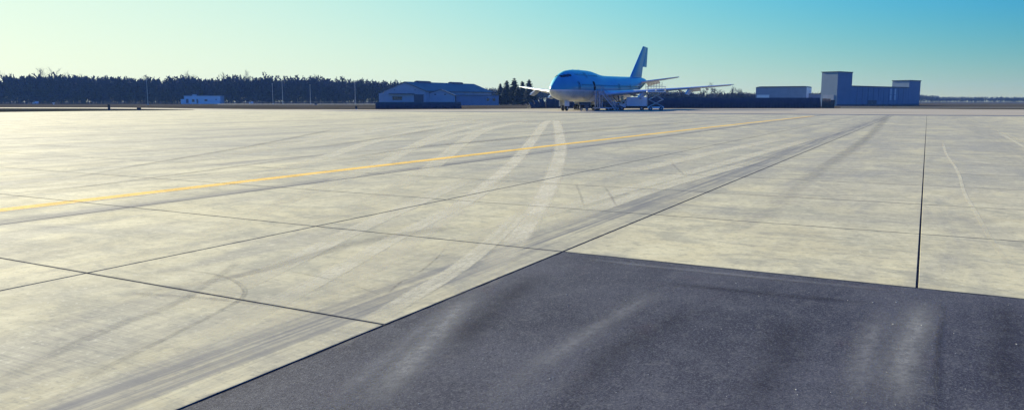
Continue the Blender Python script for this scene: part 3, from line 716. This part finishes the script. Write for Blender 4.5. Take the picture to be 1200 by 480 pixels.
def blast_fence(name, label, a, b, hgt, n, lean=1.6, drop=None):
    """row of dark corrugated deflector panels on raking props; every panel a part"""
    t = thing(name, label, 'fence', a, math.atan2((b - a).y, (b - a).x)); L = (b - a).length; w = L / n; cache = {}
    for k in range(n):
        h = hgt * (drop(k) if drop else 1); key = round(h, 2)
        if key not in cache:
            bm = bmesh.new(); m = 7; prof = [(lean * (i / m) ** 2.0, h * (1 - (1 - i / m) ** 1.15)) for i in range(m + 1)]
            cr = 6
            def yy(i, x): return prof[i][0] + (.05 if x % 2 else 0)
            fr = [[bm.verts.new((.004 + (w - .008) * x / cr, yy(i, x), prof[i][1])) for x in range(cr + 1)] for i in range(m + 1)]
            bk = [[bm.verts.new((.004 + (w - .008) * x / cr, yy(i, x) + .12, prof[i][1])) for x in range(cr + 1)] for i in range(m + 1)]
            for i in range(m):
                for x in range(cr):
                    bm.faces.new((fr[i][x], fr[i][x + 1], fr[i + 1][x + 1], fr[i + 1][x])); bm.faces.new((bk[i][x], bk[i + 1][x], bk[i + 1][x + 1], bk[i][x + 1]))
                bm.faces.new((fr[i][0], fr[i + 1][0], bk[i + 1][0], bk[i][0])); bm.faces.new((fr[i][cr], bk[i][cr], bk[i + 1][cr], fr[i + 1][cr]))
            for x in range(cr): bm.faces.new((fr[m][x], fr[m][x + 1], bk[m][x + 1], bk[m][x]))
            bmesh.ops.recalc_face_normals(bm, faces=bm.faces[:]); me = bpy.data.meshes.new('panel'); bm.to_mesh(me); bm.free()
            bm = tb([((w / 2, lean + 1.4, 0), (w / 2, lean * .7 + .16, h * .86), .09), ((w / 2, .3, .1), (w / 2, lean + 1.4, .1), .09)], .09, 6); pe = bpy.data.meshes.new('prop'); bm.to_mesh(pe); bm.free()
            cache[key] = (me, pe)
        o = obj('panel', cache[key][0], M['navy'], t); o.location = (k * w, R.uniform(-.05, .05), 0)
        o = obj('prop', cache[key][1], M['darksteel'], t); o.location = (k * w, 0, 0)
blast_fence('blast_fence', 'short dark blast fence on the grass edge in front of the gabled hangar', gnd(440, 127.75), gnd(541, 127.55), hz(119.6, 214), 9)
blast_fence('blast_fence', 'long dark blast fence running behind the aircraft to the tall hangar', at(640, 246), at(962, 243), hz(114.6, 246), 29)
blast_fence('blast_fence', 'low stepped end of dark fence at the foot of the tall hangar', at(962.5, 242.6), at(977.5, 240), hz(115.4, 242), 3, lean=.5, drop=lambda k: (1, .97, .84)[k])
blast_fence('blast_fence', 'dark blast fence section behind the nose, left of the long fence', at(622, 243), at(639.5, 246.5), hz(115.6, 244), 3, drop=lambda k: (.62, .85, 1)[k])

# ------------------------------------------------------------------ the aircraft (x aft from the nose, y to its left = our right, z up)
def livery():
    m = bpy.data.materials.new('two_tone_livery'); m.use_nodes = True; t = m.node_tree; b = t.nodes['Principled BSDF']; L = t.links.new
    tc = nd(t, 'ShaderNodeTexCoord'); sp = nd(t, 'ShaderNodeSeparateXYZ'); L(tc.outputs['Object'], sp.inputs[0])
    nz = nd(t, 'ShaderNodeTexNoise', i_Scale=.5, i_Detail=5.0); L(tc.outputs['Object'], nz.inputs['Vector'])
    st = nd(t, 'ShaderNodeTexNoise', i_Scale=2.0, i_Detail=4.0); mp = nd(t, 'ShaderNodeMapping'); mp.inputs['Scale'].default_value = (1.2, 1, .15); L(tc.outputs['Object'], mp.inputs[0]); L(mp.outputs[0], st.inputs['Vector'])
    blue = mixc(t, ss(t, nz.outputs[0], .3, .7), (.03, .24, .35), (.038, .275, .39)); blue = mixc(t, ss(t, st.outputs[0], .55, .75, 0, .25), blue, (.06, .2, .38))
    low = mixc(t, ss(t, st.outputs[0], .4, .75), (.44, .48, .47), (.30, .34, .35))
    zz = mth(t, 'MULTIPLY_ADD', sp.outputs['X'], -.006, sp.outputs['Z'])
    c = mixc(t, ss(t, zz, 4.35, 4.37), low, (.55, .57, .58)); c = mixc(t, ss(t, zz, 4.62, 4.64), c, blue)
    L(c, b.inputs['Base Color']); b.inputs['Roughness'].default_value = .33; b.inputs['Coat Weight'].default_value = .15
    return m
M['livery'] = livery()
M['wingm'] = mat('wing_grey', (.50, .52, .54), .38, .15, var=.14, scale=.7)
M['flap'] = mat('control_surface_white', (.68, .70, .70), .4, var=.1, scale=.9)
M['bluep'] = mat('fin_blue', (.035, .24, .38), .33, var=.1, scale=.5)
PX, PY, PA = 8.44, 165.64, radians(26.04)
def pm_(P):
    x, y, z = P; return Vector((PX + x * sin(PA) + y * cos(PA), PY + x * cos(PA) - y * sin(PA), z))
PROF = [ # x, bottom, top, half width, upper-lobe width, upper-lobe weight
    (0, 4.55, 4.95, .16, 0), (.35, 4.1, 5.4, .62, 0), (1.0, 3.62, 5.9, .95, .0), (1.9, 3.2, 6.5, 1.4, .6), (2.9, 2.86, 7.2, 1.8, 1.2), (4.2, 2.55, 7.9, 2.25, 1.5), (5.4, 2.36, 8.33, 2.55, 1.7), (6.6, 2.24, 8.68, 2.8, 1.85),
    (7.9, 2.16, 8.95, 3.0, 2.0), (10.5, 2.1, 9.22, 3.18, 2.15), (14, 2.08, 9.36, 3.25, 2.2), (17.5, 2.08, 9.4, 3.25, 2.22), (21, 2.08, 9.4, 3.25, 2.22), (23.3, 2.08, 9.34, 3.25, 2.2), (25.5, 2.08, 9.16, 3.25, 2.1), (27.5, 2.08, 8.93, 3.25, 1.9), (29.7, 2.08, 8.72, 3.25, 1.6),
    (31.9, 2.08, 8.56, 3.25, 1.0), (35, 2.08, 8.55, 3.25, 0), (42.7, 2.12, 8.68, 3.25, 0), (47, 2.3, 8.75, 3.22, 0), (51, 2.75, 8.83, 3.1, 0), (55.5, 3.55, 8.93, 2.8, 0), (60, 4.6, 9.0, 2.32, 0), (64, 5.6, 9.02, 1.82, 0), (67.5, 6.5, 8.98, 1.3, 0), (69.8, 7.15, 8.8, .85, 0), (71, 7.6, 8.5, .42, 0)]
def prof(x):
    for a, b in zip(PROF, PROF[1:]):
        if x <= b[0]:
            f = (x - a[0]) / (b[0] - a[0]); f2 = f * f * (3 - 2 * f) if 0 else f
            return [p + (q - p) * f2 for p, q in zip(a, b)]
    return list(PROF[-1])
def halfw(x, z):
    _, zb, zt, w, uw = prof(x)
    zc = zb + min(w, (zt - zb) * .5); r = (zt - zc) if z > zc else (zc - zb); q = min(1, abs(z - zc) / r)
    c = math.sqrt(max(0, 1 - q * q))
    if z > zc and x < 36: k = min(1, (36 - x) / 7); c += (max(0, 1 - q ** 1.5) ** .6 - c) * k
    return w * c
def aircraft():
    t = thing('jumbo_jet', 'blue and white four engine pylon jumbo jet parked with its engines removed', 'airplane', pm_((0, 0, 0)), -PA + pi / 2 - pi / 2)
    t['label'] = 'blue and white double deck jumbo jet parked without engines on the far apron'
    def C(p): return (p[1], p[0], p[2])                       # body (aft, left, up) -> local axes: local y = aft, local x = left
    bm = bmesh.new(); N = 22; xs = []
    for a, b in zip(PROF, PROF[1:]):
        n = 2 if b[0] - a[0] < 2.5 else 3
        xs += [a[0] + (b[0] - a[0]) * k / n for k in range(n)]
    xs.append(PROF[-1][0]); rings = []
    for x in xs:
        _, zb, zt, w, uw = prof(x); ring = []
        for k in range(N + 1):
            z = (zb + zt) / 2 - (zt - zb) / 2 * cos(pi * k / N); ring.append((halfw(x, z) if 0 < k < N else 0, z))
        full = [bm.verts.new(C((x, y, z))) for y, z in ring] + [bm.verts.new(C((x, -y, z))) for y, z in ring[-2:0:-1]]
        rings.append(full)
    for A, B in zip(rings, rings[1:]):
        for i in range(len(A)): j = (i + 1) % len(A); bm.faces.new((A[i], A[j], B[j], B[i]))
    bm.faces.new(rings[0]); bm.faces.new(rings[-1])
    fus = obj('fuselage', bm, M['livery'], t, smooth=True)
    def skin(name, x0, x1, z0, z1, m, par, side=1, off=.03, n=4, skew=0.0):
        bm = bmesh.new(); g = []
        for i in range(n + 1):
            row = []
            for k in range(n + 1):
                z = z0 + (z1 - z0) * k / n; x = x0 + (x1 - x0) * i / n + skew * (z - z0); row.append(bm.verts.new(C((x, side * (halfw(x, z) + off), z))))
            g.append(row)
        for i in range(n):
            for k in range(n): bm.faces.new((g[i][k], g[i + 1][k], g[i + 1][k + 1], g[i][k + 1]))
        ext = bmesh.ops.solidify(bm, geom=bm.faces[:], thickness=.02)
        return obj(name, bm, m, par, smooth=False)
    for sd_ in (1, -1):
        for x0, x1 in ((3.75, 4.75), (4.87, 6.1), (6.22, 7.4)): skin('cockpit_window', x0, x1, 7.35 + (x0 - 3.75) * .12, 7.82 + (x1 - 4.75) * .13, M['glass'], fus, sd_, .035, 3, .35)
    dr = skin('dark_doorway', 17.9, 19.2, 4.72, 6.75, M['dark'], fus, 1, .03)  # no opening: dark sheet on the skin paints the unlit cabin
    for x0, z0, z1, w in ((8.6, 4.72, 6.6, 1.15), (36.5, 4.75, 6.65, 1.15), (46.2, 4.8, 6.7, 1.15), (57.0, 5.5, 7.2, 1.0)):
        d = skin('door', x0, x0 + w, z0, z1, M['livery'], fus, 1, .035); skin('door_window', x0 + .45, x0 + .7, z1 - .7, z1 - .35, M['glass'], d, 1, .065, 2)
    skin('upper_deck_door', 15.2, 16.3, 7.45, 8.75, M['livery'], fus, 1, .03)
    bm = bmesh.new()
    def win(x, z):
        h = .17; q = [bm.verts.new(C((x + a * .12, halfw(x, z + b * h) + .03, z + b * h))) for a, b in ((-1, -1), (1, -1), (1, 1), (-1, 1))]; bm.faces.new(q)
    x = 10.6
    while x < 56:
        if not (17.5 < x < 19.6 or 36.2 < x < 38 or 46 < x < 47.6): win(x, 5.75 + .006 * x)
        x += .54
    x = 9.5
    while x < 24:
        if not 15 < x < 16.6: win(x, 8.15)
        x += .54
    tag(obj('cabin_windows', bm, M['glass'], fus), kind='stuff')
    obj('antenna', bx((-.03, 12.2, 9.15), (.03, 12.6, 9.42), (-.03, 16.0, 9.3), (.03, 16.3, 9.5)), M['whitep'], fus)
    # lifting surfaces
    AF = [(0, 0), (.02, .42), (.08, .75), (.25, 1), (.45, .9), (.7, .5), (1, .04), (1, -.04), (.7, -.22), (.45, -.45), (.25, -.62), (.08, -.5), (.02, -.3)]
    def wing(name, st, m, vert=False, cutx=1.0):
        bm = bmesh.new(); rg = []
        for s, le, ch, z, th in st:
            r_ = []
            for f, g in AF:
                f2 = f * cutx; x = le + ch * f2; d = g * th * ch * .5
                r_.append(bm.verts.new(C((x, d, s) if vert else (x, s, z + d))))
            rg.append(r_)
        for A, B in zip(rg, rg[1:]):
            for i in range(len(A)): j = (i + 1) % len(A); bm.faces.new((A[i], A[j], B[j], B[i]))
        bm.faces.new(rg[0]); bm.faces.new(rg[-1][::-1])
        return obj(name, bm, m, t, smooth=False)
    WS = [(2.4, 20.2, 16.0, 3.55, .135), (6.5, 23.6, 13.2, 3.95, .12), (11.8, 28.3, 9.6, 4.5, .105), (20.8, 37.2, 6.8, 5.35, .095), (29.4, 45.8, 4.2, 6.25, .085), (29.9, 46.6, 3.2, 6.3, .07)]
    def wst(y):
        for a, b in zip(WS, WS[1:]):
            if y <= b[0]:
                f = (y - a[0]) / (b[0] - a[0]); return [p + (q - p) * f for p, q in zip(a, b)]
        return list(WS[-1])
    def panel(name, y0, y1, sgn, c0, c1, droop, m, par, th=.14):
        """control surface hinged behind the rear spar"""
        bm = bmesh.new(); P = []
        for y in (y0, y1):
            _, le, ch, z, _t = wst(y); xh = le + ch * c0; L = ch * (c1 - c0)
            P.append([(xh, y * sgn, z + th), (xh + L * cos(droop), y * sgn, z - L * sin(droop) + .03), (xh + L * cos(droop), y * sgn, z - L * sin(droop) - .03), (xh, y * sgn, z - th)])
        A, B = [[bm.verts.new(C(q)) for q in p] for p in P]
        for i in range(4): j = (i + 1) % 4; bm.faces.new((A[i], A[j], B[j], B[i]))
        bm.faces.new(A[::-1]); bm.faces.new(B); return obj(name, bm, m, par)
    for sg in (1, -1):
        w = wing('wing', [(s * sg, le, ch, z, th) for s, le, ch, z, th in WS], M['wingm'], cutx=.86)
        for y0, y1, dr_ in ((3.4, 11.2, radians(6)), (13.4, 19.8, radians(5)), (22.6, 29.0, radians(3))): panel('flap', y0, y1, sg, .864, 1.0, dr_, M['wingm'], w)
        panel('inboard_aileron', 11.35, 13.25, sg, .864, 1.04, radians(34), M['flap'], w); panel('outboard_aileron', 20.0, 22.4, sg, .864, 1.05, radians(38), M['flap'], w)
        for y in (11.7, 20.9):                                   # bare engine pylons
            _, le, ch, z, _t = wst(y)
            bm = bmesh.new(); poly = [(le - 2.6, z - 1.5), (le - 2.2, z - 1.1), (le + 1.0, z - .1), (le + ch * .55, z - .15), (le + ch * .5, z - .5), (le + 1.2, z - 1.35), (le - .4, z - 1.75)]
            A = [bm.verts.new(C((a, sg * (y - .22), b))) for a, b in poly]; B = [bm.verts.new(C((a, sg * (y + .22), b))) for a, b in poly]; n = len(poly)
            for i in range(n): bm.faces.new((A[i], A[(i + 1) % n], B[(i + 1) % n], B[i]))
            bm.faces.new(A[::-1]); bm.faces.new(B); obj('engine_pylon', bm, M['greyp'], w)
        for y in (8.2, 15.5, 18.3, 24.0):                        # flap track fairings
            _, le, ch, z, _t = wst(y); bm = bmesh.new()
            tube(bm, C((le + ch * .45, sg * y, z - .35)), C((le + ch * .75, sg * y, z - .55)), .1, .34, 8); tube(bm, C((le + ch * .75, sg * y, z - .55)), C((le + ch * 1.08, sg * y, z - .5)), .34, .06, 8)
            obj('flap_track_fairing', bm, M['flap'], w, smooth=True)
    obj('wing_fairing', pr([(-3.0, 2.35), (-2.2, 1.95), (2.2, 1.95), (3.0, 2.35), (3.32, 3.6), (-3.32, 3.6)], 19, 38), M['wingm'], t)
    SS = [(.6, 58.8, 9.0, 7.25, .10), (1.6, 59.6, 8.5, 7.4, .10), (11.0, 66.6, 3.0, 9.05, .08)]
    for sg in (1, -1):
        sb = wing('stabiliser', [(s * sg, le, ch, z, th) for s, le, ch, z, th in SS], M['wingm'], cutx=.74)
        def st_(y): f = (y - 1.6) / 9.4; return [p + (q - p) * f for p, q in zip(SS[1], SS[2])]
        for y0, y1, dr_, nm in ((1.9, 5.4, radians(24), 'inner_elevator'), (5.6, 10.6, radians(-9), 'outer_elevator')):
            bm = bmesh.new(); P = []
            for y in (y0, y1):
                _, le, ch, z, _t = st_(y); xh = le + ch * .745; L = ch * .27
                P.append([(xh, y * sg, z + .1), (xh + L * cos(dr_), y * sg, z - L * sin(dr_) + .03), (xh + L * cos(dr_), y * sg, z - L * sin(dr_) - .03), (xh, y * sg, z - .1)])
            A, B = [[bm.verts.new(C(q)) for q in p] for p in P]
            for i in range(4): j = (i + 1) % 4; bm.faces.new((A[i], A[j], B[j], B[i]))
            bm.faces.new(A[::-1]); bm.faces.new(B); obj(nm, bm, M['flap'], sb)
    fin = wing('fin', [(8.0, 55.0, 12.4, 0, .10), (9.0, 56.2, 11.3, 0, .10), (12.1, 60.3, 8.4, 0, .10), (18.1, 68.2, 3.3, 0, .10)], M['bluep'], True)
    rd = wing('upper_rudder', [(12.2, 68.78, 3.8, 0, .07), (18.0, 71.55, 1.9, 0, .08)], M['bluep'], True)
    tg = [(54.0, 8.75), (58.5, 9.0), (58.5, 10.4)]
    # undercarriage
    rw = {}
    def wheels(par, pts, r):
        for p in pts:
            if r not in rw: rw[r] = (wheel_mesh('wheel', r, r * .72), rim_mesh('rim', r, r * .72))
            w = obj('wheel', rw[r][0], M['rubber'], par, smooth=True); w.rotation_euler.z = pi / 2; w.location = C(p)
            # rims join the strut part's own level
            q = obj('rim', rw[r][1], M['greyp'], par); q.rotation_euler.z = pi / 2; q.location = C(p)
    ng = obj('nose_gear', tb([(C((7.9, 0, .6)), C((7.5, 0, 2.6)), .16), (C((7.9, 0, 1.5)), C((9.6, 0, 2.5)), .09), (C((7.9, -.45, .62)), C((7.9, .45, .62)), .1)], .1), M['greyp'], t)
    wheels(ng, ((7.9, .46, .62), (7.9, -.46, .62)), .62)
    for sg in (1, -1):
        o = obj('nose_gear_door', bx((sg * .62, 6.2, 1.05), (sg * .70, 8.9, 2.3)), M['flap'], t)
    for x, y in ((30.6, 5.5), (30.6, -5.5), (34.0, 1.95), (34.0, -1.95)):
        mg = obj('main_gear', tb([(C((x, y, .75)), C((x - .2, y * .93, 3.6)), .2), (C((x - .75, y, .65)), C((x + .75, y, .65)), .14), (C((x, y, 1.4)), C((x - 1.9, y * .8, 3.2)), .1)], .1), M['greyp'], t)
        wheels(mg, [(x + a, y + b, .64) for a in (-.74, .74) for b in (-.55, .55)], .64)
        if abs(y) > 3: obj('main_gear_door', bx((y + .55 * (1 if y > 0 else -1), x - 1.1, 1.5), (y + .63 * (1 if y > 0 else -1), x + 1.1, 3.5)), M['flap'], t)
        else: obj('body_gear_door', bx((y - .95 if y < 0 else y + .88, x - 1.4, .95), (y - .88 if y < 0 else y + .95, x + 1.4, 2.15)), M['flap'], t)
    return t
JET = aircraft()

# ------------------------------------------------------------------ vehicles and stands round the aircraft
def wheelset(t, pts, r, w):
    me, rm = wheel_mesh('wheel', r, w), rim_mesh('rim', r, w)
    for p in pts:
        o = obj('wheel', me, M['rubber'], t, smooth=True); o.location = p
        obj('rim', rm, M['greyp'], o)
def passenger_stairs():
    # platform at the open door; flight runs straight out from the fuselage side
    p = pm_((18.55, 0, 0)); t = thing('boarding_stairs', 'wheeled boarding stairs standing at the open cabin door', 'stairs', p, -PA)
    zt = 4.55; y0, y1, y2 = 3.35, 5.0, 8.7; w = 1.0                                # local x = out from the fuselage, local y = aft
    obj('platform', bx((y0, -w, zt - .15), (y1, w, zt)), M['steel'], t)
    for k in range(18):
        f = (k + .5) / 18; x = y1 + (y2 - y1) * f; z = zt * (1 - f)
        obj('step', bx((x - .16, -w + .09, z - .03), (x + .16, w - .09, z + .03)), M['steel'], t)
    for s in (-1, 1):
        obj('stringer', pr([(y1 - .05, zt - .35), (y1 - .05, zt - .0), (y2, .35), (y2, .05)], s * w - .04, s * w + .04), M['greyp'], t)
        obj('handrail', tb([((y1, s * w, zt + 1.05), (y2, s * w, 1.15)), ((y0, s * w, zt + 1.05), (y1, s * w, zt + 1.05))] + [((y1 + (y2 - y1) * f, s * w, zt * (1 - f) + .1), (y1 + (y2 - y1) * f, s * w, zt * (1 - f) + 1.1)) for f in (0, .25, .5, .75, 1)], .045, 6), M['steel'], t)
        obj('leg', bx((y0 + .25, s * (w - .15) - .12, .5), (y0 + .5, s * (w - .15) + .12, zt - .152)), M['greyp'], t); obj('leg', bx((y1 - .3, s * (w - .15) - .12, .5), (y1 - .05, s * (w - .15) + .12, zt - .152)), M['greyp'], t)
    obj('brace', tb([((y0 + .4, -w + .15, .7), (y1 - .2, -w + .15, zt - .3)), ((y0 + .4, w - .15, zt - .3), (y1 - .2, w - .15, .7))], .06, 6), M['steel'], t)
    obj('chassis', bx((y0 - .2, -w - .1, .42), (y2 - .8, w + .1, .72), bev=.05), M['greyp'], t)
    wheelset(t, [(x, s * (w - .05), .4) for x in (y0 + .5, y2 - 1.6) for s in (-1, 1)], .4, .28)
passenger_stairs()
def box_truck():
    p = at(758, 186.5, 0); t = thing('box_truck', 'white box truck parked beside the main landing gear under the wing', 'truck', p, radians(180 - 14))
    # local x = forward (to the left in the picture)
    obj('cargo_box', bx((.0, -1.15, .95), (4.9, 1.15, 3.15), bev=.05), M['whitep'], t)
    obj('rear_door', bx((-.05, -1.0, 1.05), (-.004, 1.0, 3.05)), M['greyp'], t)
    obj('chassis', bx((-.1, -.5, .62), (6.9, .5, .90)), M['darksteel'], t)
    cab = obj('cab', pr([(5.05, .65), (7.05, .65), (7.1, 1.35), (6.15, 1.55), (5.75, 2.25), (5.05, 2.3)], -1.0, 1.0), M['whitep'], t)
    for s in (-1, 1): obj('side_window', pr([(5.3, 1.55), (6.0, 1.55), (5.7, 2.12), (5.3, 2.12)], s * 1.004, s * 1.03), M['glass'], cab)
    obj('windscreen', bx((0, -.85, 0), (.02, .85, .68)), M['glass'], cab).matrix_local = Matrix.Translation((6.17, 0, 1.57)) @ Matrix.Rotation(radians(-30), 4, 'Y')
    obj('bumper', bx((7.12, -1.0, .5), (7.25, 1.0, .75)), M['darksteel'], t)
    for s in (-.75, .75): obj('headlight', bx((7.07, s - .14, .85), (7.13, s + .14, 1.1)), M['sheen'], t)
    wheelset(t, [(x, s * .92, .46) for x in (1.2, 6.0) for s in (-1, 1)], .46, .3)
box_truck()
def scissor_lift():
    p = at(759, 180.5, 0); t = thing('scissor_lift', 'raised scissor lift platform right of the white box truck', 'lift', p, radians(-6))
    Lx = 3.7; zt = 4.25
    obj('chassis', bx((0, -.9, .45), (Lx, .9, .85), bev=.05), M['whitep'], t)
    obj('platform', bx((-.3, -1.1, zt), (Lx + .3, 1.1, zt + .22)), M['whitep'], t)
    zm = (.85 + zt) / 2
    for s in (-.8, .8):
        for (z0, z1) in ((.86, zm), (zm, zt)):
            obj('scissor_arm', tb([((.15, s, z0), (Lx - .15, s, z1), .10)], .1, 6), M['steel'], t); obj('scissor_arm', tb([((Lx - .15, s * .9, z0), (.15, s * .9, z1), .10)], .1, 6), M['steel'], t)
    for q in ((-.25, -1.05), (Lx + .25, -1.05), (-.25, 1.05), (Lx + .25, 1.05), (Lx / 2, -1.05), (Lx / 2, 1.05)): obj('rail_post', tb([((q[0], q[1], zt + .22), (q[0], q[1], zt + 1.3))], .045, 6), M['steel'], t)
    for s in (-1.05, 1.05): obj('rail', tb([((-.25, s, zt + 1.3), (Lx + .25, s, zt + 1.3)), ((-.25, s, zt + .8), (Lx + .25, s, zt + .8))], .04, 6), M['steel'], t)
    wheelset(t, [(x, s * .95, .42) for x in (.6, Lx - .6) for s in (-1, 1)], .42, .28)
scissor_lift()
def power_unit():
    p = at(679, 176, 0); t = thing('ground_power_unit', 'low dark ground power cart under the forward belly', 'cart', p, radians(-4))
    obj('body', bx((0, -.8, .45), (2.1, .8, 1.45), bev=.08), M['trim'], t); obj('exhaust', tb([((1.7, .3, 1.45), (1.7, .3, 1.75))], .06), M['darksteel'], t)
    obj('vent', bx((.3, -.83, .7), (1.1, -.803, 1.25)), M['dark'], t); obj('tow_bar', tb([((0, 0, .5), (-1.1, 0, .35))], .05), M['steel'], t)
    wheelset(t, [(x, s * .7, .3) for x in (.4, 1.7) for s in (-1, 1)], .3, .2)
power_unit()
def tow_tractor():
    p = at(709, 181, 0); t = thing('tow_tractor', 'low dark tow tractor in the shade behind the boarding stairs', 'tractor', p, radians(4))
    obj('body', bx((0, -1.0, .4), (3.6, 1.0, 1.15), bev=.08), M['trim'], t); c = obj('cab', bx((2.3, -.8, 1.152), (3.4, .8, 1.85), bev=.06), M['greyp'], t); obj('window', bx((2.45, -.83, 1.3), (3.25, -.803, 1.72)), M['glass'], c)
    wheelset(t, [(x, s * .9, .42) for x in (.7, 2.9) for s in (-1, 1)], .42, .3)
tow_tractor()
def wing_rail():
    pts = [pm_((33.1 + .65 * k * .6, 11.3 + .58 * k, 4.75 + .06 * k)) for k in range(7)]
    t = thing('safety_rail', 'row of safety rail posts standing on top of the near wing', 'railing', pts[0])
    for p in pts: obj('post', tb([((0, 0, 0), (0, 0, 1.75))], .05, 6), M['darksteel'], t).location = p - pts[0]
    obj('rail', tb([(p - pts[0] + Vector((0, 0, 1.0)), q - pts[0] + Vector((0, 0, 1.0))) for p, q in zip(pts, pts[1:])], .035, 6), M['darksteel'], t)
wing_rail()

# ------------------------------------------------------------------ haze: even thin blue air round the whole scene
def haze():
    m = bpy.data.materials.new('haze'); m.use_nodes = True; t = m.node_tree; t.nodes.clear()
    v = nd(t, 'ShaderNodeVolumePrincipled', i_Density=.0001, i_Anisotropy=0.0); v.inputs['Color'].default_value = (.22, .45, 1, 1)
    o = nd(t, 'ShaderNodeOutputMaterial'); t.links.new(v.outputs[0], o.inputs['Volume'])
    tag(obj('haze', bx((-1500, -80, -1.2), (1500, 1500, 34)), m), kind='stuff')
haze()
